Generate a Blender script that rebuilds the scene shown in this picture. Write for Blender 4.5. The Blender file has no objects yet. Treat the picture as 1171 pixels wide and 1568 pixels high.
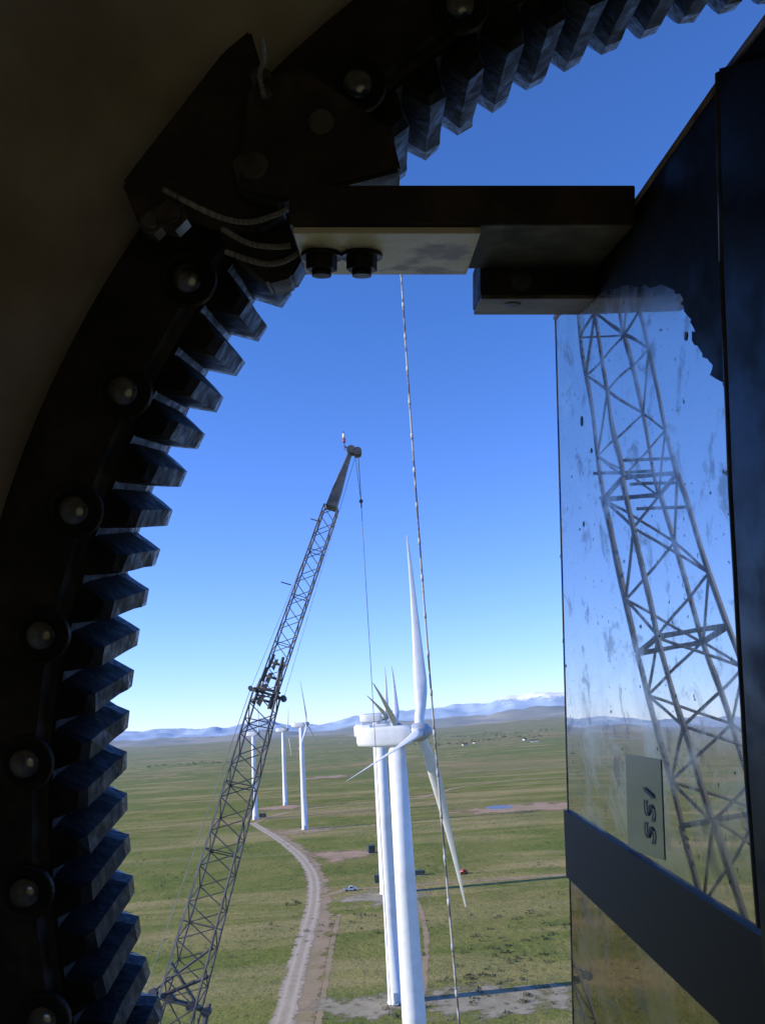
import bpy, bmesh, math, random
from mathutils import Vector, Matrix, noise
random.seed(7)
scene = bpy.context.scene
W2, H2, F = 585.5, 784.0, 1331.0
PITCH, ROLL, CAMH = math.radians(13.8), math.radians(3.7), 66.0

# ------------------------------------------------------------------ camera
fwd = Vector((0, math.cos(PITCH), math.sin(PITCH)))
up0 = Vector((0, -math.sin(PITCH), math.cos(PITCH)))
r0 = Vector((1, 0, 0))
right = r0*math.cos(ROLL) - up0*math.sin(ROLL)
up = up0*math.cos(ROLL) + r0*math.sin(ROLL)
CAM = Vector((0, 0, CAMH))
M = Matrix(((right.x, up.x, -fwd.x, CAM.x), (right.y, up.y, -fwd.y, CAM.y),
            (right.z, up.z, -fwd.z, CAM.z), (0, 0, 0, 1)))
cd = bpy.data.cameras.new("camera")
cam = bpy.data.objects.new("camera", cd)
scene.collection.objects.link(cam)
cam.matrix_world = M
cd.sensor_fit = 'VERTICAL'; cd.sensor_height = 24; cd.lens = 24*F/1568.0
cd.clip_start = 0.02; cd.clip_end = 200000
scene.camera = cam

def L(px, py, d):      # survey sight line -> hub frame coordinates
    return Vector(((px-W2)/F*d, (H2-py)/F*d, -d))
def Wd(px, py, d):
    return M @ L(px, py, d)
def G(px, py, z=0.0):
    r = (M.to_3x3() @ L(px, py, 1.0))
    t = (z-CAMH)/r.z
    return CAM + r*t
Mi = M.inverted()
def proj(p):
    q = Mi @ p
    return (W2 + F*q.x/-q.z, H2 - F*q.y/-q.z)

# ------------------------------------------------------------------ helpers
def new_obj(name, bm, mats, M=None, parent=None, smooth=False):
    me = bpy.data.meshes.new(name)
    bmesh.ops.recalc_face_normals(bm, faces=bm.faces)
    bm.to_mesh(me); bm.free()
    if not isinstance(mats, (list, tuple)): mats = [mats]
    for m in mats: me.materials.append(m)
    if smooth:
        for p in me.polygons: p.use_smooth = True
    o = bpy.data.objects.new(name, me)
    scene.collection.objects.link(o)
    if M is not None: o.matrix_world = M
    if parent is not None: o.parent = parent
    return o
def empty(name, loc=(0, 0, 0)):
    o = bpy.data.objects.new(name, None)
    scene.collection.objects.link(o); o.location = loc
    return o
def tube(bm, a, b, r, seg=6, r2=None, mi=0, caps=True):
    a = Vector(a); b = Vector(b); r2 = r if r2 is None else r2
    d = (b-a)
    if d.length < 1e-6: return
    d.normalize()
    s = d.orthogonal().normalized(); t = d.cross(s)
    va = []; vb = []
    for i in range(seg):
        an = 2*math.pi*i/seg
        o = s*math.cos(an)+t*math.sin(an)
        va.append(bm.verts.new(a+o*r)); vb.append(bm.verts.new(b+o*r2))
    for i in range(seg):
        f = bm.faces.new((va[i], va[(i+1) % seg], vb[(i+1) % seg], vb[i])); f.material_index = mi; f.smooth = seg > 6
    if caps:
        f = bm.faces.new(va); f.material_index = mi
        f = bm.faces.new(vb[::-1]); f.material_index = mi
def box(bm, c, s, mi=0, mat=None, bev=0):
    c = Vector(c)
    m = Matrix.Translation(c) @ (mat or Matrix.Identity(4)) @ Matrix.Diagonal((s[0], s[1], s[2], 1))
    g = bmesh.ops.create_cube(bm, size=1, matrix=m)
    fs = set(f for v in g['verts'] for f in v.link_faces)
    for f in fs: f.material_index = mi
    if bev:
        es = list(set(e for v in g['verts'] for e in v.link_edges))
        r = bmesh.ops.bevel(bm, geom=es, offset=bev, segments=2, affect='EDGES', profile=0.6)
        for f in r['faces']: f.material_index = mi
def prism(bm, pts, axis, mi=0, bev=0):
    """polygon pts extruded by vector axis"""
    a = [bm.verts.new(p) for p in pts]; b = [bm.verts.new(Vector(p)+axis) for p in pts]
    n = len(a); fs = []
    fs.append(bm.faces.new(a)); fs.append(bm.faces.new(b[::-1]))
    for i in range(n):
        fs.append(bm.faces.new((a[i], b[i], b[(i+1) % n], a[(i+1) % n])))
    for f in fs: f.material_index = mi
    if bev:
        bmesh.ops.bevel(bm, geom=list(set(e for f in fs for e in f.edges)), offset=bev, segments=2, affect='EDGES')
def curve_tube(bm, pts, r, seg=8, mi=0, sub=6):
    P = [Vector(p) for p in pts]; out = []
    for i in range(len(P)-1):
        p0 = P[max(i-1, 0)]; p1 = P[i]; p2 = P[i+1]; p3 = P[min(i+2, len(P)-1)]
        for k in range(sub):
            t = k/sub
            out.append(0.5*((2*p1)+(p2-p0)*t+(2*p0-5*p1+4*p2-p3)*t*t+(3*p1-p0-3*p2+p3)*t**3))
    out.append(P[-1])
    for a, b in zip(out[:-1], out[1:]): tube(bm, a, b, r, seg, mi=mi)

# ------------------------------------------------------------------ materials
class N:
    def __init__(s, name):
        s.m = bpy.data.materials.new(name); s.m.use_nodes = True
        s.t = s.m.node_tree; s.b = s.t.nodes['Principled BSDF']; s.out = s.t.nodes['Material Output']
    def n(s, ty, **k):
        x = s.t.nodes.new(ty)
        for a, v in k.items(): setattr(x, a, v)
        return x
    def l(s, a, b): s.t.links.new(a, b)
    def noise(s, vec, scale, detail=5, rough=.55, dist=0):
        x = s.n('ShaderNodeTexNoise'); x.inputs['Scale'].default_value = scale
        x.inputs['Detail'].default_value = detail; x.inputs['Roughness'].default_value = rough
        x.inputs['Distortion'].default_value = dist
        s.l(vec, x.inputs['Vector']); return x.outputs['Fac']
    def mr(s, v, a, b, c=0, d=1):
        x = s.n('ShaderNodeMapRange'); s.l(v, x.inputs[0])
        for i, q in enumerate((a, b, c, d)): x.inputs[i+1].default_value = q
        return x.outputs[0]
    def mix(s, f, a, b):
        x = s.n('ShaderNodeMix', data_type='RGBA')
        if hasattr(f, 'links'): s.l(f, x.inputs[0])
        else: x.inputs[0].default_value = f
        for i, q in ((6, a), (7, b)):
            if hasattr(q, 'links'): s.l(q, x.inputs[i])
            else: x.inputs[i].default_value = (*q, 1)
        return x.outputs[2]
    def math(s, op, a, b=0.0):
        x = s.n('ShaderNodeMath', operation=op)
        for i, q in enumerate((a, b)):
            if hasattr(q, 'links'): s.l(q, x.inputs[i])
            else: x.inputs[i].default_value = q
        return x.outputs[0]
    def bump(s, h, strength, dist):
        x = s.n('ShaderNodeBump'); x.inputs['Strength'].default_value = strength; x.inputs['Distance'].default_value = dist
        s.l(h, x.inputs['Height']); s.l(x.outputs[0], s.b.inputs['Normal']); return x
    def obj(s): return s.n('ShaderNodeTexCoord').outputs['Object']
    def pos(s): return s.n('ShaderNodeNewGeometry').outputs['Position']

def simple(name, c1, c2=None, scale=5, lo=.4, hi=.65, rough=.6, metal=0, bump=None, r2=None, spec=.5):
    k = N(name); v = k.obj()
    c2 = c2 or tuple(x*.7 for x in c1)
    f = k.mr(k.noise(v, scale, 6), lo, hi)
    k.l(k.mix(f, c1, c2), k.b.inputs['Base Color'])
    if r2 is not None: k.l(k.mr(k.noise(v, scale*2.3, 5), .35, .65, rough, r2), k.b.inputs['Roughness'])
    else: k.b.inputs['Roughness'].default_value = rough
    k.b.inputs['Metallic'].default_value = metal
    k.b.inputs['Specular IOR Level'].default_value = spec
    if bump: k.bump(k.noise(v, bump[0], 6), bump[1], bump[2])
    return k.m

white = simple("turbine_white_paint", (.86, .86, .84), (.78, .78, .76), .6, rough=.4)
spin = simple("spinner_grey", (.42, .46, .52), (.36, .4, .45), 1, rough=.35)
steel_dark = simple("greasy_steel", (.018, .015, .012), (.06, .042, .028), 18, .45, .7, rough=.38, metal=.15, bump=(60, .4, .004), r2=.65, spec=.3)
tooth_m = simple("gear_tooth_grease", (.008, .0078, .008), (.04, .032, .024), 24, .50, .74, rough=.42, metal=0, bump=(70, .5, .003), r2=.7, spec=.16)
tooth_lit = simple("gear_tooth_lit_steel", (.035, .036, .04), (.012, .011, .011), 60, .42, .62, rough=.24, metal=.35, bump=(140, .8, .002), r2=.55, spec=.5)  # far tooth ends: the light on them put into a lighter, glossier steel
bolt_m = simple("bolt_steel", (.26, .26, .26), (.14, .12, .10), 40, rough=.2, metal=.85)
hole_shade_m = simple("bolt_recess_shade", (.008, .008, .008), (.015, .012, .01), 40, rough=.5, spec=.2)  # flat dark disc, shade of a bolt recess put into the colour
house_m = simple("cast_housing_paint", (.62, .51, .34), (.30, .20, .11), 2.4, .40, .64, rough=.5, bump=(30, .3, .004), r2=.7)
beam_dark = simple("bracket_steel", (.035, .029, .024), (.10, .062, .036), 16, .45, .7, rough=.5, metal=.2, bump=(50, .4, .003), r2=.75, spec=.35)
beam_tan = simple("bar_lit_tan", (.95, .78, .50), (.36, .22, .11), 22, .53, .64, rough=.5, bump=(60, .4, .002))  # warm bounce light under the bar put into a bright tan
cable_m = simple("cable_grey", (.42, .39, .34), (.22, .19, .16), 30, rough=.4)
black_m = simple("black_trim", (.02, .02, .022), (.035, .03, .03), 10, rough=.45)
crane_m = simple("crane_paint_dark", (.05, .05, .05), (.13, .12, .11), 1.5, rough=.5)
crane_k = simple("crane_paint_black", (.02, .02, .022), (.04, .038, .036), 1.5, rough=.5, spec=.3)
crane_l = simple("crane_paint_light", (.30, .29, .27), (.2, .18, .15), 1.5, rough=.5)
red_m = simple("red_paint", (.45, .08, .06), rough=.4)
rope_m = simple("rope_fibre", (.13, .12, .11), (.5, .47, .42), 14, .45, .55, rough=.8)
knot_m = simple("rope_marker", (.6, .58, .54), (.4, .38, .35), 8, rough=.8)
glass_m = simple("dark_glass", (.02, .025, .03), rough=.08)
tire_m = simple("tire_rubber", (.02, .02, .02), rough=.8)
truck_w = simple("truck_paint_white", (.7, .71, .72), rough=.3)
truck_r = simple("truck_paint_red", (.45, .03, .02), rough=.3)
green_m = simple("cabinet_green", (.06, .08, .06), rough=.5)
wall_m = simple("house_wall", (.75, .73, .68), rough=.7)
roof_m = simple("house_roof", (.12, .1, .09), rough=.8)

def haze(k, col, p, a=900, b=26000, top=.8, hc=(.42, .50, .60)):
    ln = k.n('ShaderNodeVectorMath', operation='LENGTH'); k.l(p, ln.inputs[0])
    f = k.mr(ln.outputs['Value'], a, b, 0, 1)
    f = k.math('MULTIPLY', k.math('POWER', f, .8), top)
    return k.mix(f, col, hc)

# ground material
k = N("prairie_grass"); p = k.pos()
n1 = k.noise(p, .004, 6, .6); n2 = k.noise(p, .03, 6, .65, .4); n3 = k.noise(p, .35, 6, .75); n4 = k.noise(p, .0011, 5)
n5 = k.noise(p, 1.6, 4, .7)
mp = k.n('ShaderNodeMapping'); mp.inputs['Scale'].default_value = (.0035, .016, 1); mp.inputs['Rotation'].default_value = (0, 0, .12); k.l(p, mp.inputs[0])
n6 = k.noise(mp.outputs[0], 1, 7, .65, .6)
mp2 = k.n('ShaderNodeMapping'); mp2.inputs['Scale'].default_value = (.0016, .0045, 1); mp2.inputs['Rotation'].default_value = (0, 0, -.2); k.l(p, mp2.inputs[0])
n7 = k.noise(mp2.outputs[0], 1, 6, .6, 1.0)
c = k.mix(k.mr(n1, .4, .6), (.205, .222, .046), (.29, .25, .080))
c = k.mix(k.mr(n2, .42, .62), c, (.155, .185, .036))
c = k.mix(k.math('MULTIPLY', k.mr(n6, .50, .62), .85), c, (.43, .335, .145))
c = k.mix(k.mr(n7, .52, .60), c, (.175, .205, .052))
c = k.mix(k.math('MULTIPLY', k.mr(n7, .44, .38), .75), c, (.40, .285, .14))
c = k.mix(k.mr(n4, .52, .7), c, (.31, .24, .11))
c = k.mix(k.math('MULTIPLY', k.mr(n3, .54, .7), .8), c, (.075, .09, .024))
c = k.mix(k.math('MULTIPLY', k.mr(n3, .42, .3), .5), c, (.38, .31, .15))
c = k.mix(k.math('MULTIPLY', k.mr(n5, .5, .7), .45), c, (.08, .095, .024))
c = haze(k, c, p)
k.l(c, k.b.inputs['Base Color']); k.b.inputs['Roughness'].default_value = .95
k.b.inputs['Specular IOR Level'].default_value = .1
k.bump(k.math('ADD', k.math('MULTIPLY', n2, 2.5), n3), 1.0, 1.1)
grass_m = k.m

def edged(name, c1, c2, sc=.25, edge=.35, ruts=False):
    """gravel/dirt sheet whose edge breaks up into the grass; UV.x = 0 centre, 1 rim"""
    k = N(name); p = k.pos()
    uv = k.n('ShaderNodeUVMap'); sx = k.n('ShaderNodeSeparateXYZ'); k.l(uv.outputs[0], sx.inputs[0])
    a = k.noise(p, sc, 6, .7); b = k.noise(p, sc*6, 4, .7)
    c = k.mix(k.mr(a, .4, .62), c1, c2)
    c = k.mix(k.math('MULTIPLY', k.mr(b, .5, .7), .5), c, tuple(x*.6 for x in c1))
    if ruts:
        r = k.math('ABSOLUTE', k.math('SUBTRACT', sx.outputs[0], .42))
        c = k.mix(k.math('MULTIPLY', k.mr(r, .20, .08), .45), c, tuple(min(1, x*1.3) for x in c1))
        c = k.mix(k.math('MULTIPLY', k.mr(sx.outputs[0], .18, .0), .3), c, (.27, .22, .12))
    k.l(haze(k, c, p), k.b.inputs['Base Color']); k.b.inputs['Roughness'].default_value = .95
    s = k.math('ADD', sx.outputs[0], k.math('MULTIPLY', k.math('SUBTRACT', a, .5), 1.8))
    k.l(k.mr(s, 1-edge-.12, 1-edge+.12, 1, 0), k.b.inputs['Alpha'])
    return k.m
gravel = edged("gravel_road", (.47, .38, .265), (.38, .29, .18), .3, .15, True)
verge = edged("dirt_verge", (.38, .26, .15), (.28, .215, .09), .12, .45)
redsoil = edged("red_soil", (.45, .28, .17), (.34, .24, .12), .05, .45)
padsoil = edged("pad_soil", (.36, .30, .20), (.25, .215, .12), .15, .5)

# ------------------------------------------------------------------ terrain
def th(x, y):
    r = math.hypot(x, y)
    f = min(max((r-1100)/5000, 0), 1)
    h = noise.fractal(Vector((x*.00035, y*.00035, 3.1)), 1.0, 2.1, 5)
    g = noise.fractal(Vector((x*.0016, y*.0016, 9.1)), 1.0, 2.1, 4)
    return f*f*60*max(h+.15, -.6) + min(f*3, 1)*12*g
bm = bmesh.new()
radii = [0]; r = 12
while r < 60000:
    radii.append(r); r *= 1.05
NS = 320
rings = []
cv = bm.verts.new((0, 0, 0))
for r in radii[1:]:
    ring = []
    for i in range(NS):
        a = 2*math.pi*i/NS
        x, y = r*math.sin(a), r*math.cos(a)
        ring.append(bm.verts.new((x, y, th(x, y))))
    rings.append(ring)
for i in range(NS): bm.faces.new((cv, rings[0][i], rings[0][(i+1) % NS]))
for a, b in zip(rings[:-1], rings[1:]):
    for i in range(NS): bm.faces.new((a[i], b[i], b[(i+1) % NS], a[(i+1) % NS]))
new_obj("ground", bm, grass_m, smooth=True)

# hills and mountains
def ridge(name, R, D, hfun, m, n=500, rows=14, a0=-110, a1=110):
    bm = bmesh.new(); rr = []
    for j in range(rows):
        t = j/(rows-1); row = []
        for i in range(n):
            a = math.radians(a0+(a1-a0)*i/(n-1)); rad = R + D*(t-.5)
            x, y = rad*math.sin(a), rad*math.cos(a)
            e = math.sin(math.pi*t)**.8
            q = noise.fractal(Vector((x/R*16, y/R*16, 1.7)), 1, 2.1, 7)
            row.append(bm.verts.new((x, y, hfun(math.degrees(a), q)*e-10)))
        rr.append(row)
    for a, b in zip(rr[:-1], rr[1:]):
        for i in range(n-1): bm.faces.new((a[i], a[i+1], b[i+1], b[i]))
    return new_obj(name, bm, m, smooth=True)
k = N("hill_scrub"); p = k.pos()
c = k.mix(k.mr(k.noise(p, .0012, 7, .7), .42, .6), (.30, .25, .13), (.12, .13, .07))
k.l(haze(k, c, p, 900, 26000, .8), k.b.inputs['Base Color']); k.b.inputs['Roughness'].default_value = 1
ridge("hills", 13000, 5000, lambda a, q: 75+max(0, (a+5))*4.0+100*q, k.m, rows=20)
ridge("hills", 6500, 2200, lambda a, q: 12+max(0, (a+2))*2.2+42*q, k.m, rows=20)
k = N("mountain_rock_haze"); p = k.pos()
sx = k.n('ShaderNodeSeparateXYZ'); k.l(p, sx.inputs[0])
c = k.mix(k.mr(k.noise(p, .0006, 6, .6), .4, .6), (.46, .58, .72), (.37, .49, .64))  # blue of distance haze put into the rock colour
hh = k.math('ADD', sx.outputs[2], k.math('MULTIPLY', k.noise(p, .0016, 6, .8), 1100))
xr = k.mr(sx.outputs[0], 2500, 5500)
c = k.mix(k.math('MULTIPLY', k.mr(hh, 1330, 1430), xr), c, (.97, .97, .97))
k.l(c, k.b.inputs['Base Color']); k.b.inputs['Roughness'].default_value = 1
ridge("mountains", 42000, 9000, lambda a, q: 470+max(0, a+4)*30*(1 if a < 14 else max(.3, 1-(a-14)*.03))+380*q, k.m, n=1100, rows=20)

# ------------------------------------------------------------------ roads, dirt
def spline(P, sub=10):
    out = []
    for i in range(len(P)-1):
        p0 = P[max(i-1, 0)]; p1 = P[i]; p2 = P[i+1]; p3 = P[min(i+2, len(P)-1)]
        for q in range(sub):
            t = q/sub
            out.append(0.5*((2*p1)+(p2-p0)*t+(2*p0-5*p1+4*p2-p3)*t*t+(3*p1-p0-3*p2+p3)*t**3))
    out.append(P[-1]); return out
def road(name, pix, width, m, z):
    P = spline([G(*q) for q in pix]); bm = bmesh.new(); uvl = bm.loops.layers.uv.new("UVMap"); rows = []
    for i, q in enumerate(P):
        d = (P[min(i+1, len(P)-1)]-P[max(i-1, 0)]); d.z = 0; d.normalize(); s = Vector((d.y, -d.x, 0))
        rows.append([bm.verts.new((q.x+s.x*width*o, q.y+s.y*width*o, z+th(q.x, q.y))) for o in (-.5, -.25, 0, .25, .5)])
    U = (1, .5, 0, .5, 1)
    for a, b in zip(rows[:-1], rows[1:]):
        for j in range(4):
            f = bm.faces.new((a[j], a[j+1], b[j+1], b[j]))
            for lp, u in zip(f.loops, (U[j], U[j+1], U[j+1], U[j])): lp[uvl].uv = (u, 0)
    new_obj(name, bm, m)
def patch(name, px, py, rx, ry, m, z, rot=0):
    c = G(px, py); bm = bmesh.new(); uvl = bm.loops.layers.uv.new("UVMap"); n = 40
    cv = bm.verts.new((c.x, c.y, z)); vs = []
    for i in range(n):
        a = 2*math.pi*i/n; x, y = rx*math.cos(a), ry*math.sin(a)
        vs.append(bm.verts.new((c.x+x*math.cos(rot)-y*math.sin(rot), c.y+x*math.sin(rot)+y*math.cos(rot), z)))
    for i in range(n):
        f = bm.faces.new((cv, vs[i], vs[(i+1) % n]))
        for lp, u in zip(f.loops, (0, 1, 1)): lp[uvl].uv = (u, 0)
    new_obj(name, bm, m)
main = [(405, 1640), (432, 1568), (450, 1500), (466, 1440), (480, 1385), (479, 1342), (460, 1312), (428, 1286), (402, 1270), (386, 1260)]
road("dirt_verge", [(436, 1640), (458, 1568), (472, 1500), (485, 1440), (489, 1385), (484, 1340), (464, 1308), (432, 1284), (402, 1268)], 15, verge, .02)
road("gravel_road", main, 6.8, gravel, .06)
road("gravel_road", [(386, 1262), (420, 1249), (470, 1239), (560, 1229), (640, 1222), (700, 1206), (780, 1196), (870, 1190)], 12, redsoil, .04)
road("gravel_road", [(487, 1375), (530, 1363), (600, 1357), (700, 1351), (800, 1344), (900, 1337), (1000, 1330)], 8, verge, .03)
road("dirt_track", [(640, 1380), (652, 1430), (650, 1490), (640, 1600)], 3, verge, .025)
road("dirt_track", [(520, 1400), (508, 1450), (500, 1500), (480, 1600)], 3, verge, .026)
road("dirt_track", [(386, 1262), (330, 1262), (250, 1270), (100, 1285)], 6, redsoil, .03)
road("dirt_track", [(640, 1188), (720, 1182), (800, 1177), (900, 1168)], 14, padsoil, .05)
patch("dirt_pad", 560, 1540, 24, 16, padsoil, .035)
patch("dirt_pad", 760, 1530, 40, 22, padsoil, .034)
patch("dirt_pad", 590, 1372, 30, 26, padsoil, .033)
patch("dirt_pad", 810, 1236, 90, 50, redsoil, .032)
patch("dirt_pad", 467, 1272, 40, 30, verge, .031)
patch("dirt_pad", 437, 1236, 40, 50, redsoil, .029)
patch("dirt_pad", 520, 1310, 34, 30, redsoil, .03)
patch("dirt_pad", 500, 1190, 60, 60, redsoil, .028)
k = N("pond_water"); k.b.inputs['Base Color'].default_value = (.16, .17, .18, 1); k.b.inputs['Roughness'].default_value = .35
k.b.inputs['Specular IOR Level'].default_value = .3
k.bump(k.noise(k.pos(), .8, 3), .5, .3)
c = G(762, 1236); bm = bmesh.new(); vs = []
for i in range(40):
    a = 2*math.pi*i/40; q = 1+.5*noise.noise(Vector((math.cos(a)*1.8, math.sin(a)*1.8, 4)))
    vs.append(bm.verts.new((c.x+10*q*math.cos(a), c.y+17*q*math.sin(a), .06)))
bm.faces.new(vs); new_obj("pond", bm, k.m)

# sagebrush: one mass of small clumps
k = N("sagebrush_leaves"); p = k.pos()
k.l(haze(k, k.mix(k.noise(p, 3, 3), (.06, .075, .03), (.12, .125, .06)), p), k.b.inputs['Base Color']); k.b.inputs['Roughness'].default_value = .9
bm = bmesh.new()
def clump(x, y, R, n):
    z0 = th(x, y)
    for _ in range(n):
        a = random.random()*6.283; e = random.random(); rr = R*math.sqrt(random.random())
        cx, cy, cz = x+rr*math.cos(a), y+rr*math.sin(a), z0+R*.75*e*(1-rr/R*.6)
        s = R*.35
        vs = [bm.verts.new((cx+random.uniform(-s, s), cy+random.uniform(-s, s), max(z0, cz+random.uniform(-s, s)))) for _ in range(3)]
        bm.faces.new(vs)
for _ in range(2600):
    y = random.uniform(170, 900)*random.uniform(.6, 1); x = random.uniform(-.42, .42)*y
    if noise.noise(Vector((x*.012, y*.012, 0))) < .02: continue
    clump(x, y, random.uniform(.3, 1.1), 12)
for px, py, n, s in ((770, 1500, 30, 20), (640, 1545, 12, 8), (835, 1415, 25, 14), (450, 1385, 7, 3), (540, 1412, 12, 12), (735, 1495, 20, 14), (780, 1450, 16, 10)):
    c = G(px, py)
    for _ in range(n): clump(c.x+random.gauss(0, s*.5), c.y+random.gauss(0, s), random.uniform(.6, 1.5), 20)
for px, py, n, s in ((740, 1128, 60, 120), (800, 1133, 50, 120), (700, 1140, 20, 60), (840, 1120, 40, 140), (300, 1170, 20, 80), (690, 1115, 40, 260)):
    c = G(px, py)
    for _ in range(n): clump(c.x+random.gauss(0, s), c.y+random.gauss(0, s*.8), random.uniform(3, 7), 20)
new_obj("sagebrush", bm, k.m)

# ------------------------------------------------------------------ turbines
def turbine(basexy, hub, yaw, theta, BL, rotor_pitch=68, rtop=1.45, rbase=2.1, cf=1.0, tl=4):
    root = empty("wind_turbine", (basexy[0], basexy[1], 0))
    bm = bmesh.new(); seg = 40
    hts = [0, .25, .26] + [hub*.33, hub*.335, hub*.34, hub*.66, hub*.665, hub*.67, hub-1.8]
    rads = [rbase+.25, rbase+.25, rbase] + [rbase+(rtop-rbase)*.33, rbase+(rtop-rbase)*.33+.03, rbase+(rtop-rbase)*.34, rbase+(rtop-rbase)*.66, rbase+(rtop-rbase)*.66+.03, rbase+(rtop-rbase)*.67, rtop]
    prev = None
    for h, r in zip(hts, rads):
        cur = [bm.verts.new((r*math.cos(2*math.pi*i/seg), r*math.sin(2*math.pi*i/seg), h)) for i in range(seg)]
        if prev:
            for i in range(seg):
                f = bm.faces.new((prev[i], prev[(i+1) % seg], cur[(i+1) % seg], cur[i])); f.smooth = True
        prev = cur
    bm.faces.new(prev)
    o = new_obj("tower", bm, white); o.parent = root
    bm = bmesh.new()
    box(bm, (0, -rbase-.02, 1.6), (.9, .14, 2.1), 0, bev=.04); box(bm, (0, -rbase-.8, .35), (1.3, 1.5, .2), 0)
    o = new_obj("tower_door", bm, spin); o.parent = root
    Rz = Matrix.Rotation(yaw, 4, 'Z')
    bm = bmesh.new()
    secs = [(-6.6, 1.15, -1.0, 1.35), (-6.4, 1.45, -1.35, 1.6), (-3, 1.65, -1.7, 1.7), (1.2, 1.65, -1.7, 1.7), (2.7, 1.45, -1.5, 1.5), (3.1, 1.2, -1.2, 1.2)]
    prev = None
    for x, hw, z0, z1 in secs:
        cur = []; n = 28
        for i in range(n):
            a = 2*math.pi*i/n; ca, sa = math.cos(a), math.sin(a)
            e = .32
            yy = hw*math.copysign(abs(ca)**e, ca); zz = (z0+z1)/2+(z1-z0)/2*math.copysign(abs(sa)**e, sa)
            cur.append(bm.verts.new((x, yy, zz)))
        if prev:
            for i in range(n): bm.faces.new((prev[i], prev[(i+1) % n], cur[(i+1) % n], cur[i])).smooth = True
        else: bm.faces.new(cur)
        prev = cur
    bm.faces.new(prev)
    box(bm, (-5.0, 0, 1.85), (1.6, 1.7, .5), 0, bev=.12)
    tube(bm, (-6.1, .5, 1.5), (-6.1, .5, 2.9), .05); tube(bm, (-6.1, -.5, 1.5), (-6.1, -.5, 2.7), .05)
    o = new_obj("nacelle", bm, white, Matrix.Translation((0, 0, hub)) @ Rz); o.parent = root
    tilt = Matrix.Rotation(math.radians(-tl), 4, 'Y')
    HM = Matrix.Translation((0, 0, hub)) @ Rz @ tilt @ Matrix.Translation((4.2, 0, .2))
    bm = bmesh.new(); prev = None
    for x, r in ((-1.3, 1.2), (-1.0, 1.5), (0, 1.6), (.8, 1.4), (1.5, 1.0), (2.0, .45), (2.12, .05)):
        cur = [bm.verts.new((x, r*math.cos(2*math.pi*i/24), r*math.sin(2*math.pi*i/24))) for i in range(24)]
        if prev:
            for i in range(24): bm.faces.new((prev[i], prev[(i+1) % 24], cur[(i+1) % 24], cur[i])).smooth = True
        prev = cur
    bm.faces.new(prev)
    o = new_obj("spinner", bm, spin, HM); o.parent = root
    bm = bmesh.new()
    for b in range(3):
        th_ = math.radians(theta+120*b)
        sd = Vector((0, math.sin(th_), math.cos(th_))); td = Vector((0, math.cos(th_), -math.sin(th_))); ax = Vector((1, 0, 0))
        prev = None
        st = [(0.0, 1.6, 1), (.04, 1.6, .95), (.09, 1.7, .7), (.16, 2.15, .4), (.22, 2.2, .3), (.35, 1.75, .24), (.5, 1.35, .2), (.65, 1.0, .18), (.8, .72, .17), (.92, .45, .16), (.98, .25, .15), (1.0, .08, .15)]
        for t, ch, tk in st:
            ch *= cf
            tw = math.radians(rotor_pitch + (1-t)*14)
            cdv = ax*math.sin(tw)+td*math.cos(tw); nd = sd.cross(cdv)
            c = sd*(BL*t+.8) - ax*(1.1*t*t)
            off = 0 if t < .05 else -.2*ch
            cur = []; n = 16
            for i in range(n):
                a = 2*math.pi*i/n
                xx = math.cos(a)*ch/2; yy = math.sin(a)*ch*tk/2*(1+.45*math.cos(a) if tk < .9 else 1)
                cur.append(bm.verts.new(c+cdv*(-xx-off)+nd*yy))
            if prev:
                for i in range(n): bm.faces.new((prev[i], prev[(i+1) % n], cur[(i+1) % n], cur[i])).smooth = True
            prev = cur
        bm.faces.new(prev)
    o = new_obj("rotor_blades", bm, white, HM); o.parent = root
def hub_at(base, ty):
    z = 40
    while z < 110:
        if proj(Vector((base.x, base.y, z)))[1] < ty: break
        z += .1
    return z
pA = Wd(606, 1127, 147)
turbine((pA.x, pA.y), pA.z, math.radians(-14), 23, 40, tl=3.5, cf=1.05)
b = G(606, 1535); turbine((b.x, b.y), hub_at(b, 1119), math.radians(-6), 52, 28, rbase=1.9, rtop=1.3, cf=.75)
b = G(591, 1368); turbine((b.x, b.y), hub_at(b, 1100), math.radians(-9), 45, 31, rbase=2.4, rtop=1.7, cf=.8)
b = G(467, 1270); turbine((b.x, b.y), hub_at(b, 1110), math.radians(-8), -3, 31, cf=.6)
b = G(437, 1233); turbine((b.x, b.y), hub_at(b, 1118), math.radians(-8), 40, 26, cf=.6)
b = G(391, 1255); turbine((b.x, b.y), hub_at(b, 1124), math.radians(-12), 20, 26, cf=.6)

# ------------------------------------------------------------------ cranes
def lattice(bm, p0, p1, side, w0, w1, n, rc, rb, mi=0, dfac=1.0):
    ax = (p1-p0).normalized(); side = (side - ax*side.dot(ax)).normalized(); nr = ax.cross(side)
    def cor(t):
        c = p0.lerp(p1, t); w = (w0+(w1-w0)*t)/2
        return [c+side*w*a+nr*w*dfac*b_ for a, b_ in ((-1, -1), (1, -1), (1, 1), (-1, 1))]
    prev = cor(0)
    for j in range(4): tube(bm, prev[j], prev[(j+1) % 4], rb*1.2, mi=mi)
    for i in range(n):
        cur = cor((i+1)/n)
        for j in range(4):
            tube(bm, prev[j], cur[j], rc, mi=mi)
            k2 = (j+1) % 4
            if (i+j) % 2: tube(bm, prev[j], cur[k2], rb, 5, mi=mi)
            else: tube(bm, prev[k2], cur[j], rb, 5, mi=mi)
            if i % 4 == 3: tube(bm, cur[j], cur[k2], rb, 5, mi=mi)
        prev = cur
    for j in range(4): tube(bm, prev[j], prev[(j+1) % 4], rb*1.4, mi=mi)

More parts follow.
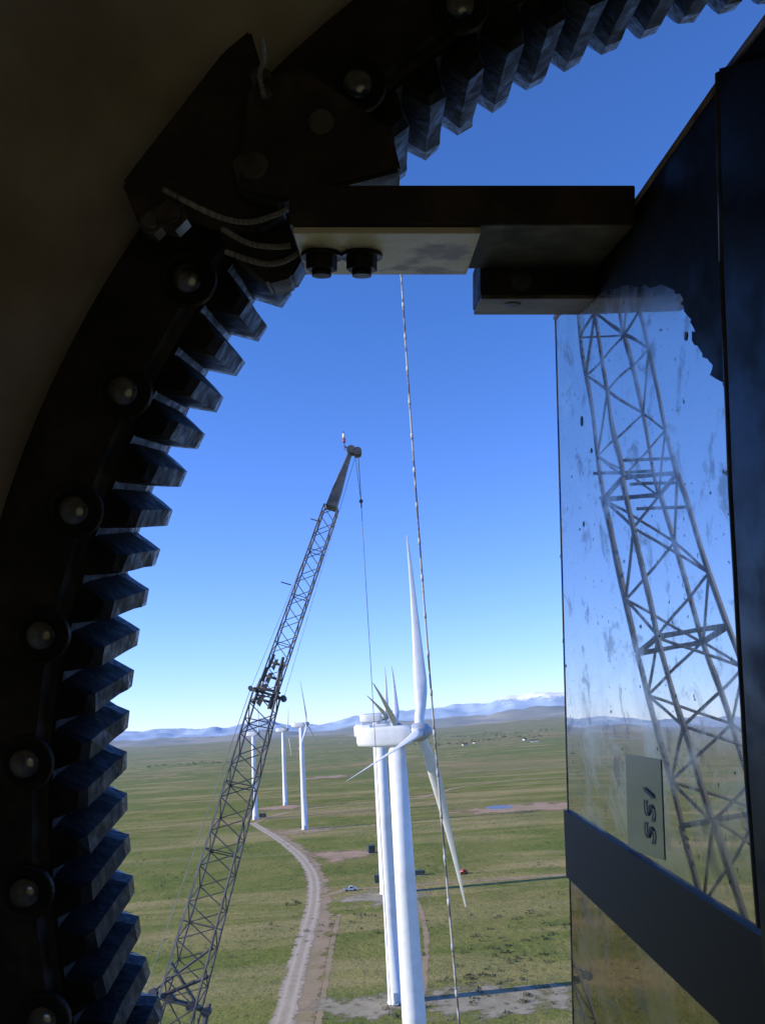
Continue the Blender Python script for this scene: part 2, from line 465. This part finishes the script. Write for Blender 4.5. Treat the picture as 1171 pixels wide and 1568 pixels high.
def crane_body(bm, foot, yaw):
    R = Matrix.Rotation(yaw, 4, 'Z'); c = Vector((foot.x, foot.y, 0))
    def bx(x, y, z, sx, sy, sz, mi, bev=.08):
        box(bm, c+R @ Vector((x, y, z)), (sx, sy, sz), mi, R, bev)
    for s in (-1, 1):
        bx(-2, s*3.6, .75, 9.5, 1.2, 1.3, 0, .35)
        for i in range(18): bx(-6.4+i*.52, s*3.6, .75, .2, 1.35, 1.5, 0, 0)
    bx(-2, 0, 1.0, 3.2, 6.2, .9, 0); bx(-2.5, 0, 2.6, 10, 3.2, 1.7, 1); bx(-7.8, 0, 3.0, 2.2, 5.4, 2.6, 0)
    bx(1.2, 2.4, 2.9, 2.2, 1.5, 2.3, 1); bx(1.6, 2.4, 3.2, 1.6, 1.56, 1.0, 2)

P0, P1, P2, P3 = Wd(277, 1535, 47), Wd(409, 1062, 55), Wd(507, 778, 59), Wd(537, 692, 60.5)
dirn = (P0-P1).normalized(); foot = P0 + dirn*((P0.z-2.5)/-dirn.z)
root = empty("lattice_boom_crane", (foot.x, foot.y, 0)); side = right.copy()
bm = bmesh.new()
lattice(bm, foot, P0, side, 1.2, 2.05, int((P0-foot).length/1.9), .08, .045)
lattice(bm, P0, P1, side, 2.05, 1.5, 18, .07, .036)
lattice(bm, P1, P2, side, 1.15, .95, 16, .052, .028)
ax = (P3-P2).normalized(); sd = (side-ax*side.dot(ax)).normalized(); nr = ax.cross(sd)
def plated(a, b, wa, wb, mi=0):
    va = [bm.verts.new(a+sd*wa*i+nr*wa*j) for i, j in ((-1, -1), (1, -1), (1, 1), (-1, 1))]
    vb = [bm.verts.new(b+sd*wb*i+nr*wb*j) for i, j in ((-1, -1), (1, -1), (1, 1), (-1, 1))]
    for i in range(4): bm.faces.new((va[i], va[(i+1) % 4], vb[(i+1) % 4], vb[i])).material_index = mi
    bm.faces.new(va); bm.faces.new(vb)
plated(P2, P2.lerp(P3, .3), .36, .32); plated(P2.lerp(P3, .3), P2.lerp(P3, .7), .32, .18); plated(P2.lerp(P3, .7), P3, .18, .12)
for off in (0, .45):
    c0 = P3+sd*(off)+ax*.1
    tube(bm, c0-nr*.3, c0+nr*.3, .30, 18)
plated(P3-sd*.2, P3+sd*.65-ax*.1, .13, .13)
for t, w in ((-.035, .7), (.02, .8), (.08, .6), (.15, .45)):
    c0 = P1.lerp(P2, t)
    for sgn in (-1, 1):
        tube(bm, c0+sd*sgn*w*.8-nr*.5-ax*.45, c0+sd*sgn*w*.7-nr*.5+ax*.45, .10, 8)
        prism(bm, [c0+sd*sgn*w*.35+nr*.5-ax*.4, c0+sd*sgn*w*.8+nr*.5-ax*.25, c0+sd*sgn*w*.7+nr*.5+ax*.3, c0+sd*sgn*w*.25+nr*.5+ax*.4], nr*.08)
    tube(bm, c0-sd*w, c0+sd*w, .08, 8)
tube(bm, P1+sd*1.1-nr*.2, P1+sd*1.1+nr*.2, .2, 14); tube(bm, P1, P1+sd*1.1, .07)
tube(bm, P1-sd*1.1-nr*.2, P1-sd*1.1+nr*.2, .15, 14); tube(bm, P1, P1-sd*1.1, .07)
for off in (-1.6, -.6, .6, 1.5):
    tube(bm, P0+sd*off-nr*.3, P0+sd*off+nr*.3, .24, 14)
tube(bm, P0-sd*1.8, P0+sd*1.6, .12, 8)
tube(bm, P0-sd*1.7, P0-dirn*3.0+sd*.9, .09); tube(bm, P0+sd*1.7+dirn*3.5, P0+sd*1.5-dirn*.4, .16)
tube(bm, P0-sd*1.1, P0-dirn*1.6+sd*1.1, .12); tube(bm, P0+sd*1.1, P0-dirn*1.6-sd*1.1, .1)
crane_body(bm, foot, math.atan2(0.2, 1))
for q in (Wd(450, 897, 57.4), Wd(495, 800, 58.5)): tube(bm, q-sd*.9, q-sd*.2, .04)
new_obj("boom", bm, [crane_m, crane_l, glass_m]).parent = root
bm = bmesh.new()
tube(bm, P1-sd*1.1, Wd(205, 1568, 44), .022, 5); tube(bm, P1-sd*.9, Wd(232, 1568, 44), .018, 5)
tube(bm, P1+sd*1.1, P3+sd*.4, .018, 5); tube(bm, P1-sd*1.1, P3-sd*.2, .02, 5)
a = P3+sd*.55
bq = Vector((a.x, a.y, a.z-3.4)); tube(bm, a, bq, .03, 6); tube(bm, a-sd*.25, bq-sd*.02, .02, 6)
tube(bm, bq, Vector((a.x, a.y, .5)), .022, 6)
new_obj("hoist_cables", bm, crane_l).parent = root
bm = bmesh.new(); bmesh.ops.create_uvsphere(bm, u_segments=16, v_segments=10, radius=.14, matrix=Matrix.Translation(bq)); tube(bm, bq-Vector((0, 0, .45)), bq, .05)
new_obj("headache_ball", bm, crane_m, smooth=True).parent = root
bm = bmesh.new(); q = P3-sd*.45
tube(bm, q, q+Vector((0, 0, 1.4)), .03); tube(bm, q+Vector((0, 0, .55)), q+Vector((0, 0, .85)), .09, 10, mi=1); tube(bm, q+Vector((0, 0, .85)), q+Vector((0, 0, 1.2)), .10, 10, mi=2)
tube(bm, q+Vector((0, 0, .3)), q+sd*.6, .06)
new_obj("aircraft_warning_light", bm, [crane_m, red_m, white]).parent = root

# ------------------------------------------------------------------ ring gear (hub frame)
D = .85; CX, CY = .71*D, -.354*D
RT, RB, RO = 1.052*D, 1.116*D, 1.195*D
zn, zf = -.85, -1.0
NT = 120; PH = math.radians(1.8)
bm = bmesh.new()
OFF = (-.43, -.31, -.20, .20, .31, .43)
def loop(z, inset, sh=0.0):
    vs = []
    for i in range(NT):
        a0 = PH+2*math.pi*i/NT; p_ = 2*math.pi/NT
        dep = .032
        for o, rr in zip(OFF, (RT+dep, RT+.014+inset*.5, RT+inset, RT+inset, RT+.014+inset*.5, RT+dep)):
            a = a0+(o-math.copysign(sh, o))*p_; j = .0026*noise.noise(Vector((i*3.3+o*4, z*60, 1)))
            vs.append(bm.verts.new((CX+(rr+j)*math.cos(a), CY+(rr+j)*math.sin(a), z+.004*noise.noise(Vector((i*2.7, o*5, 8))))))
    return vs
def circ(z, R):
    vs = []
    for i in range(NT):
        a0 = PH+2*math.pi*i/NT; p_ = 2*math.pi/NT
        for o in OFF:
            a = a0+o*p_; vs.append(bm.verts.new((CX+R*math.cos(a), CY+R*math.sin(a), z)))
    return vs
def bridge(a, b, mi):
    n = len(a)
    for i in range(n):
        f = bm.faces.new((a[i], a[(i+1) % n], b[(i+1) % n], b[i])); f.material_index = mi
ls = [circ(zn+.014, RO), circ(zn+.014, RT+.046), circ(zn+.004, RT+.042), circ(zn, RT+.036), loop(zn, .007, .03), loop(zn-.010, 0), loop(zn-.05, 0), loop(zn-.095, 0), loop(zn-.118, -.001), loop(zf+.012, 0), loop(zf, .010, .04), circ(zf, RO+.02)]
mi = [0, 0, 0, 1, 1, 1, 1, 1, 2, 2, 0]
for q in range(len(ls)-1): bridge(ls[q], ls[q+1], mi[q])
ring_root = empty("ring_gear", CAM)
def hubpart(name, bm, mats, root, smooth=False):
    o = new_obj(name, bm, mats, M, smooth=smooth)
    o.parent = root; o.matrix_parent_inverse = Matrix.Translation(root.location).inverted()
    return o
hubpart("toothed_ring", bm, [steel_dark, tooth_m, tooth_lit], ring_root)
bm = bmesh.new()
for i in range(48):
    a = math.radians(168.9+7.5*i); c0 = Vector((CX+RB*math.cos(a), CY+RB*math.sin(a), zn+.0145))
    nseg = 24
    prof = [(.028, -.002), (.027, .0022), (.0255, .0026), (.0235, .001), (.022, .0005)]
    prev = None
    for rr, zz in prof:
        cur = [bm.verts.new(c0+Vector((rr*math.cos(2*math.pi*j/nseg), rr*math.sin(2*math.pi*j/nseg), zz))) for j in range(nseg)]
        if prev:
            for j in range(nseg): bm.faces.new((prev[j], prev[(j+1) % nseg], cur[(j+1) % nseg], cur[j]))
        prev = cur
    f = bm.faces.new(prev); f.material_index = 2
    g = bmesh.ops.create_uvsphere(bm, u_segments=16, v_segments=10, radius=.0155, matrix=Matrix.Translation(c0+Vector((0, 0, .001))) @ Matrix.Diagonal((1, 1, .55, 1)))
    for f in set(f for v in g['verts'] for f in v.link_faces): f.material_index = 1; f.smooth = True
hubpart("ring_bolts", bm, [steel_dark, bolt_m, hole_shade_m], ring_root)

# housing shell around the opening; rear end left open, an added gap for fill daylight
bm = bmesh.new(); prev = None; ns = 160
prof = [(RO+.5, zf+.02), (RO+.02, zf-.0), (RO-.002, zn+.012), (RO+.004, zn+.03), (1.06, -.79), (1.12, -.72), (1.20, -.60), (1.27, -.42), (1.32, -.1), (1.34, .5), (1.32, 1.0), (1.15, 1.25), (.80, 1.35)]
for R_, z_ in prof:
    cur = []
    for i in range(ns):
        a = 2*math.pi*i/ns
        q = .05*noise.noise(Vector((math.cos(a)*2.6, math.sin(a)*2.6, z_*3.5)))*(1 if -.8 < z_ < 1.2 else 0)
        cur.append(bm.verts.new((CX+(R_+q)*math.cos(a), CY+(R_+q)*math.sin(a), z_)))
    if prev:
        for i in range(ns): bm.faces.new((prev[i], prev[(i+1) % ns], cur[(i+1) % ns], cur[i])).smooth = True
    prev = cur
hs = empty("hub_housing", CAM)
hubpart("cast_shell", bm, house_m, hs)

# ------------------------------------------------------------------ bracket, bar, cables
br = empty("support_bracket", CAM)
bm = bmesh.new()
yb, yt, z1, z2 = .218, .2485, -.66, -.78
XP = .192
box(bm, ((-.071+XP)/2, (yb+yt)/2, (z1+z2)/2), (XP+.071, yt-yb, z1-z2), 0, bev=.002)
hubpart("flat_bar", bm, beam_dark, br)
bm = bmesh.new()
box(bm, ((-.068+.075)/2, yb-.003, (z1+z2)/2-.001), (.143, .005, z1-z2-.004), 0, bev=.001)  # thin sheet added to carry the bar's lit underside colour
hubpart("bar_lit_underside", bm, beam_tan, br)
bm = bmesh.new()
box(bm, ((.088+XP)/2, .2155, -.817), (XP-.088, .038, .066), 0, bev=.002)
box(bm, ((.089+XP)/2, .1945, -.817), (XP-.089, .004, .064), 1, bev=.001)  # lower face of the block in a lighter tan
tube(bm, (.125, .208, -.7835), (.125, .208, -.786), .009, 20, mi=2)
tube(bm, (.120, .1925, -.805), (.120, .1918, -.805), .008, 20, mi=0)
hubpart("end_block", bm, [beam_dark, simple("block_face_tan", (.3, .22, .14), (.1, .07, .05), 20), bolt_m], br)
bm = bmesh.new()
for x in (-.050, -.017):
    c0 = Vector((x, yb-.006, -.715))
    tube(bm, c0, c0-Vector((0, .003, 0)), .017, 24); tube(bm, c0-Vector((0, .003, 0)), c0-Vector((0, .013, 0)), .013, 6); tube(bm, c0-Vector((0, .013, 0)), c0-Vector((0, .018, 0)), .008, 16)
hubpart("bar_bolts", bm, steel_dark, br)
bm = bmesh.new()
poly = [(352, 108), (392, 75), (408, 150), (452, 205), (468, 280), (445, 345), (400, 372), (330, 352), (258, 328), (228, 362), (203, 300)]
prism(bm, [L(x, y, .80) for x, y in poly], Vector((0, 0, .035)), bev=.003)
poly = [(395, 180), (470, 150), (560, 215), (600, 250), (612, 300), (440, 345), (380, 330)]
prism(bm, [L(x, y, .80) for x, y in poly], Vector((0, 0, .06)), bev=.003)
poly = [(330, 340), (455, 345), (480, 400), (455, 445), (420, 455), (360, 400)]
prism(bm, [L(x, y, .84) for x, y in poly], Vector((0, 0, .05)), bev=.003)
hubpart("gusset_plate", bm, beam_dark, br)
bm = bmesh.new()
for x, y, r_ in ((270, 340, .014), (395, 270, .02), (405, 135, .010), (412, 165, .009), (240, 352, .010), (495, 205, .018)):
    q = L(x, y, .762); tube(bm, q, q+Vector((0, 0, .018)), r_, 6); tube(bm, q+Vector((0, 0, .018)), q+Vector((0, 0, .024)), r_*.6, 14)
hubpart("gusset_bolts", bm, simple("gusset_bolt_steel", (.16, .14, .12), (.08, .06, .05), 30, rough=.35, metal=.6), br)
bm = bmesh.new()
for pts in ([(250, 290), (330, 330), (380, 340), (425, 328), (440, 320)], [(340, 350), (380, 372), (420, 378), (445, 376)], [(345, 385), (395, 402), (430, 402), (460, 385)], [(400, 60), (404, 90), (398, 115), (405, 150)]):
    curve_tube(bm, [L(x, y, .735) for x, y in pts], .0024)
hubpart("sensor_cables", bm, cable_m, br)

# ------------------------------------------------------------------ polished panel
KY, KZ = .0235, .030
def PX(y, z=-.9): return .189+KY*(.213-y)+KZ*(.9+z)
def on_panel(px, py, lift=0.0):
    u = (px-W2)/F; v = (H2-py)/F; z = .9
    for _ in range(40): z = PX(v*z, -z)/u
    return Vector((PX(v*z, -z)-lift, v*z, -z))
def panel_shader(name, tint, stain):
    k = N(name); v = k.obj()
    gl = k.n('ShaderNodeBsdfGlossy'); gl.inputs['Color'].default_value = (*tint, 1); gl.inputs['Roughness'].default_value = .012
    g2 = k.n('ShaderNodeBsdfGlossy'); g2.inputs['Color'].default_value = (.92, .88, .82, 1); g2.inputs['Roughness'].default_value = .35
    df = k.n('ShaderNodeBsdfDiffuse'); df.inputs['Color'].default_value = (.55, .53, .5, 1)
    mpn = k.n('ShaderNodeMapping'); mpn.inputs['Scale'].default_value = (1, .8, .8); k.l(v, mpn.inputs[0])
    a_ = k.mr(k.noise(mpn.outputs[0], 11, 7, .62, 1.2), .47, .62, 0, 1); b_ = k.mr(k.noise(v, 45, 5, .7), .35, .75)
    c_ = k.mr(k.noise(v, 24, 6, .7, .5), .55, .64)
    s_ = k.mr(k.noise(v, 150, 2, .5), .70, .73)
    fac = k.math('ADD', k.math('MULTIPLY', a_, .36), k.math('MULTIPLY', b_, .16))
    fac = k.math('ADD', fac, .08)
    fac = k.math('MULTIPLY', fac, stain)
    mx = k.n('ShaderNodeMixShader'); k.l(fac, mx.inputs[0]); k.l(gl.outputs[0], mx.inputs[1]); k.l(g2.outputs[0], mx.inputs[2])
    m1 = k.n('ShaderNodeMixShader'); k.l(k.math('MULTIPLY', c_, .45*stain), m1.inputs[0]); k.l(mx.outputs[0], m1.inputs[1]); k.l(df.outputs[0], m1.inputs[2])
    dk = k.n('ShaderNodeBsdfDiffuse'); dk.inputs['Color'].default_value = (.03, .03, .03, 1)
    m2 = k.n('ShaderNodeMixShader'); k.l(k.math('MULTIPLY', s_, .75), m2.inputs[0]); k.l(m1.outputs[0], m2.inputs[1]); k.l(dk.outputs[0], m2.inputs[2])
    bp = k.n('ShaderNodeBump'); bp.inputs['Strength'].default_value = .085; bp.inputs['Distance'].default_value = .005
    k.l(k.noise(v, 4.5, 1.5), bp.inputs['Height']); k.l(bp.outputs[0], gl.inputs['Normal'])
    k.l(m2.outputs[0], k.out.inputs['Surface'])
    return k.m
panel_m = panel_shader("polished_panel", (.80, .76, .70), 1.0)
lower_m = panel_shader("polished_panel_lower", (.50, .41, .33), .7)
pr = empty("equipment_cabinet", CAM)
def pv(y, z, lift=0): return Vector((PX(y, z)-lift, y, z))
T0 = on_panel(850, 487); T1 = on_panel(1113, 112); TN = pv(T1.y+.012, -.30)
B0 = on_panel(868, 1240); B1 = on_panel(1171, 1432); BN = B0.lerp(B1, 1.5); BN = pv(BN.y, BN.z)
C0 = on_panel(872, 1342); C1 = on_panel(1112, 1568); CN = C0.lerp(C1, 1.9); CN = pv(CN.y, CN.z)
F1 = pv(-.75, C0.z); FN = pv(-.75, -.25)
bm = bmesh.new()
bm.faces.new([bm.verts.new(p) for p in (T0, T1, TN, BN, B1, B0)])
hubpart("polished_side", bm, panel_m, pr)
bm = bmesh.new()
bm.faces.new([bm.verts.new(p) for p in (C0, C1, CN, FN, F1)])
hubpart("polished_lower_side", bm, lower_m, pr)
k = N("ribbed_rubber"); v = k.obj()
wv = k.n('ShaderNodeTexWave', bands_direction='Z'); wv.inputs['Scale'].default_value = 110; k.l(v, wv.inputs[0])
k.l(k.mix(k.math('MULTIPLY', wv.outputs['Fac'], .5), (.016, .019, .03), (.045, .052, .075)), k.b.inputs['Base Color']); k.b.inputs['Roughness'].default_value = .5
k.b.inputs['Specular IOR Level'].default_value = .2
bm = bmesh.new()
prism(bm, [p-Vector((.004, 0, 0)) for p in (B0, B1, BN, CN, C1, C0)], Vector((.006, 0, 0)))
hubpart("ribbed_seal", bm, k.m, pr)
bm = bmesh.new()
prism(bm, [p+Vector((.004, 0, 0)) for p in (T0, T1, TN, FN, F1)], Vector((.35, 0, 0)))
hubpart("cabinet_body", bm, black_m, pr)
# dark reflection of ring and interior, painted on as a flat sheet
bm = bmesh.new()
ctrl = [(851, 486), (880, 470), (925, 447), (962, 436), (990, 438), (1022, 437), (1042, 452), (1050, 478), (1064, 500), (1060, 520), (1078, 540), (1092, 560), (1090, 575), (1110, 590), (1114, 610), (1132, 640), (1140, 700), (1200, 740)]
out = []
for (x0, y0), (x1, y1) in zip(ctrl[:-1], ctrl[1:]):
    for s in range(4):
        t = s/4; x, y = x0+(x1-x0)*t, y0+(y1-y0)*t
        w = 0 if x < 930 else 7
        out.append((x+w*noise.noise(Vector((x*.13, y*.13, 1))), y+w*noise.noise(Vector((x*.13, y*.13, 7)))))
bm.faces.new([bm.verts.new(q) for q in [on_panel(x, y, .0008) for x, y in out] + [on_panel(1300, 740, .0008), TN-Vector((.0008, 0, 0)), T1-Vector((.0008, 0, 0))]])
hubpart("dark_reflection", bm, simple("dark_reflection_mat", (.010, .009, .009), (.045, .035, .026), 14, .5, .75, rough=.45, r2=.7, spec=.2), pr)
bm = bmesh.new()
tube(bm, T0, T1, .0028, 8); tube(bm, T1, TN, .003, 8); tube(bm, T0, C0, .001, 6); tube(bm, C0, F1, .001, 6)
hubpart("panel_edge_trim", bm, simple("edge_trim_rust", (.62, .43, .30), (.18, .10, .06), 30), pr)
bm = bmesh.new()
ed = [on_panel(x, y, .004) for x, y in ((1112, 112), (1118, 400), (1132, 750), (1146, 1000), (1158, 1200), (1176, 1420))]
for a, b_ in zip(ed[:-1], ed[1:]): tube(bm, a, b_, .0028, 10)
hubpart("door_frame_edge", bm, simple("frame_edge_grey", (.14, .14, .15), (.04, .04, .045), 20, rough=.35), pr)
bm = bmesh.new()
tri = [on_panel(x, y, .007) for x, y in ((1119, 105), (1300, 60), (1300, 1600), (1190, 1500), (1166, 1200), (1154, 1000), (1140, 750), (1126, 400))]
prism(bm, tri, Vector((.002, 0, 0)))
hubpart("adjacent_door", bm, simple("door_paint_dark", (.02, .022, .028), (.010, .011, .014), 12, rough=.3, r2=.55, spec=.3), pr)
bm = bmesh.new()
for i, (x, y, r_) in enumerate(((890, 645, .0035), (893, 803, .002), (858, 852, .0015), (862, 982, .0015), (866, 1020, .0015), (1050, 515, .002), (905, 690, .002), (972, 1185, .0025), (875, 730, .001), (935, 1090, .001), (955, 860, .001), (980, 960, .0012))):
    q = on_panel(x, y, .0005)
    vs = []
    for j in range(12):
        a = 2*math.pi*j/12; rr = r_*(1+.5*noise.noise(Vector((i*5+math.cos(a), math.sin(a), 0))))
        vs.append(bm.verts.new(q+Vector((0, rr*1.5*math.cos(a), rr*1.2*math.sin(a)))))
    bm.faces.new(vs)
hubpart("grease_spots", bm, black_m, pr)
bm = bmesh.new()
bm.faces.new([bm.verts.new(on_panel(x, y, .0006)) for x, y in ((958, 1155), (1012, 1163), (1018, 1318), (962, 1300))])
k = N("label_film"); gl = k.n('ShaderNodeBsdfGlossy'); gl.inputs['Color'].default_value = (.62, .68, .80, 1); gl.inputs['Roughness'].default_value = .12
df = k.n('ShaderNodeBsdfDiffuse'); df.inputs['Color'].default_value = (.8, .82, .88, 1); mx = k.n('ShaderNodeMixShader'); mx.inputs[0].default_value = .25
k.l(gl.outputs[0], mx.inputs[1]); k.l(df.outputs[0], mx.inputs[2]); k.l(mx.outputs[0], k.out.inputs['Surface'])
hubpart("label", bm, k.m, pr)
tc = bpy.data.curves.new("label_text", 'FONT'); tc.body = "SSI"; tc.size = .032; tc.extrude = .0001; tc.space_character = 1.15
to = bpy.data.objects.new("label_text", tc); scene.collection.objects.link(to)
q = on_panel(1004, 1298, .0016)
X = Vector((-KY, 1, 0)).normalized(); Y = Vector((-KZ, 0, -1)).normalized(); Z = X.cross(Y)
TM = Matrix(((X.x, Y.x, Z.x, q.x), (X.y, Y.y, Z.y, q.y), (X.z, Y.z, Z.z, q.z), (0, 0, 0, 1)))
to.matrix_world = M @ TM; to.data.materials.append(simple("label_ink", (.05, .055, .07), rough=.5))
to.parent = pr; to.matrix_parent_inverse = Matrix.Translation(pr.location).inverted()

# second crane standing off to the left (seen mirrored in the cabinet)
pn = Vector((1, KY, -KZ)).normalized(); pp = Vector((PX(.213, -.9), .213, -.9))
def mirror(p): return p - 2*pn*((p-pp).dot(pn))
Q1 = M @ mirror(L(922, 440, 32)); QM = M @ mirror(L(980, 745, 29)); QN = M @ mirror(L(1042, 980, 27)); Q0 = M @ mirror(L(1130, 1250, 25))
dn = (Q0-QM).normalized(); ft = Q0+dn*((Q0.z-2.5)/-dn.z)
root = empty("lattice_boom_crane", (ft.x, ft.y, 0))
bm = bmesh.new()
lattice(bm, ft, Q0, right, 1.4, 2.5, int((Q0-ft).length/2.2), .10, .05)
lattice(bm, Q0, QN, right, 2.5, 2.25, 4, .095, .05, dfac=.9)
lattice(bm, QN, QM, right, 2.25, 1.95, 3, .095, .05, dfac=.9)
lattice(bm, QM, Q1, right, 1.85, 1.5, 5, .075, .04)
for i in range(5):
    c0 = QM+dn*(i*.45-1)+right*(i % 2-.5)
    tube(bm, c0-right*1.0, c0+right*.9, .055)
for off in (-.3, .3): tube(bm, Q1+right*off-fwd*.3, Q1+right*off+fwd*.3, .5, 18)
crane_body(bm, ft, 2.6)
new_obj("boom", bm, [crane_k, crane_l, glass_m]).parent = root

for o in bpy.data.objects:
    if o.parent and o.parent.name.startswith("lattice_boom_crane"):
        o.matrix_parent_inverse = Matrix.Translation(o.parent.location).inverted()

# ------------------------------------------------------------------ tag line outside
bm = bmesh.new()
top = Wd(609, 340, 4.0); bot = Wd(703, 1568, 3.17)
dv = (bot-top)
curve = [top.lerp(bot, t)-right*(.012*math.sin(t*3.1)) for t in [i/30-.2 for i in range(60)]]
for a, b_ in zip(curve[:-1], curve[1:]): tube(bm, a, b_, .0040, 8, caps=False)
e = curve[-1]; tube(bm, e, Vector((e.x+.3, e.y, .2)), .0045, 8)
dd = dv.normalized(); s = 0
while s < dv.length*1.7:
    t = s/dv.length-.2; c0 = top.lerp(bot, t)-right*(.012*math.sin(t*3.1))
    tube(bm, c0-dd*.012, c0+dd*.012, .0058, 8, mi=1); s += .155
new_obj("tag_line_rope", bm, [rope_m, knot_m])

# ------------------------------------------------------------------ vehicles & cabinets
def pickup(px, py, yaw, m):
    c = G(px, py); r_ = empty("pickup_truck", (c.x, c.y, 0)); R = Matrix.Rotation(yaw, 4, 'Z')
    bm = bmesh.new()
    prof = [(-2.8, .5), (-2.8, 1.15), (-.7, 1.15), (-.6, 1.85), (.9, 1.85), (1.4, 1.2), (2.6, 1.05), (2.75, .5)]
    prism(bm, [(x, -.95, z) for x, z in prof], Vector((0, 1.9, 0)))
    box(bm, (-1.75, 0, 1.12), (1.9, 1.5, .12), 1)
    for s in (-1, 1):
        prism(bm, [(-.45, s*.96, 1.2), (-.4, s*.96, 1.7), (.8, s*.96, 1.7), (1.15, s*.96, 1.2)], Vector((0, s*.01, 0)), 1)
        for x in (-1.8, 1.75): tube(bm, (x, s*.72, .4), (x, s*1.0, .4), .42, 16, mi=2)
    o = new_obj("body", bm, [m, glass_m, tire_m], R); o.parent = r_
pickup(537, 1364, .1, truck_w); pickup(708, 1338, .9, truck_r)
def cabinet(px, py, sx, sy, sz, yaw=0):
    c = G(px, py); r_ = empty("transformer_cabinet", (c.x, c.y, 0)); R = Matrix.Rotation(yaw, 4, 'Z'); bm = bmesh.new()
    box(bm, (0, 0, .1), (sx+.6, sy+.6, .2), 1); box(bm, (0, 0, .2+sz/2), (sx, sy, sz), 0, bev=.05); box(bm, (0, 0, .25+sz), (sx+.2, sy+.2, .12), 0, bev=.03)
    for s in (-1, 1): box(bm, (s*sx*.24, -sy/2-.03, .2+sz/2), (sx*.42, .06, sz*.85), 0, bev=.02)
    for i in range(7): box(bm, (sx/2+.15, -sy*.35+i*sy*.11, .2+sz*.5), (.3, .05, sz*.6), 0)
    o = new_obj("enclosure", bm, [green_m, simple("concrete", (.4, .38, .35))], R); o.parent = r_
cabinet(568, 1306, 3.5, 4, 3.6, .3); cabinet(579, 1352, 3, 3, 3.0); cabinet(642, 1340, 4.5, 2.6, 1.8); cabinet(402, 1252, 5, 4, 3)
def house(px, py, w, yaw):
    c = G(px, py); z0 = th(c.x, c.y); r_ = empty("farm_house", (c.x, c.y, z0)); R = Matrix.Rotation(yaw, 4, 'Z'); bm = bmesh.new()
    box(bm, (0, 0, 1.6), (w, 8, 4.2), 0)
    prism(bm, [(-w/2-.4, -4.5, 3.7), (-w/2-.4, 4.5, 3.7), (-w/2-.4, 0, 6.6)], Vector((w+.8, 0, 0)), 1)
    for x in (-w*.35, -w*.12, w*.32): box(bm, (x, -4.02, 2), (1.4, .08, 1.4), 2)
    box(bm, (w*.1, -4.02, 1.2), (1.1, .1, 2.2), 1)
    o = new_obj("walls_and_roof", bm, [wall_m, roof_m, glass_m], R); o.parent = r_
house(712, 1142, 15, .3); house(818, 1138, 20, -.1); house(726, 1140, 10, 1.2); house(803, 1136, 9, .8)

# ------------------------------------------------------------------ light
EL = 24
world = bpy.data.worlds.new("World"); scene.world = world; world.use_nodes = True
nt = world.node_tree; bg = nt.nodes['Background']
sky = nt.nodes.new('ShaderNodeTexSky'); sky.sky_type = 'NISHITA'; sky.sun_disc = False
sky.sun_elevation = math.radians(EL); sky.sun_rotation = math.radians(-98); sky.altitude = 1500
sky.air_density = 1.0; sky.dust_density = .1; sky.ozone_density = 2.0
tcw = nt.nodes.new('ShaderNodeTexCoord'); sxyz = nt.nodes.new('ShaderNodeSeparateXYZ'); nt.links.new(tcw.outputs['Generated'], sxyz.inputs[0])
rmp = nt.nodes.new('ShaderNodeMapRange'); nt.links.new(sxyz.outputs[2], rmp.inputs[0]); rmp.inputs[1].default_value = 0; rmp.inputs[2].default_value = .45
tint = nt.nodes.new('ShaderNodeMix'); tint.data_type = 'RGBA'; nt.links.new(rmp.outputs[0], tint.inputs[0])
tint.inputs[6].default_value = (.92, 1.10, 1.95, 1); tint.inputs[7].default_value = (.58, 1.00, 1.78, 1)
mul = nt.nodes.new('ShaderNodeMix'); mul.data_type = 'RGBA'; mul.blend_type = 'MULTIPLY'; mul.inputs[0].default_value = 1
nt.links.new(sky.outputs[0], mul.inputs[6]); nt.links.new(tint.outputs[2], mul.inputs[7])
nt.links.new(mul.outputs[2], bg.inputs['Color']); bg.inputs['Strength'].default_value = .145
sl = bpy.data.lights.new("sun", 'SUN'); sl.energy = 5.0; sl.angle = math.radians(.5); sl.color = (1, .93, .80)
so = bpy.data.objects.new("sun", sl); scene.collection.objects.link(so)
el = math.radians(EL); sdv = Vector((-math.cos(el), -.14*math.cos(el), math.sin(el)))
so.rotation_euler = sdv.to_track_quat('Z', 'Y').to_euler()
scene.view_settings.view_transform = 'Standard'; scene.view_settings.look = 'None'; scene.view_settings.exposure = 0
bpy.context.view_layer.update()
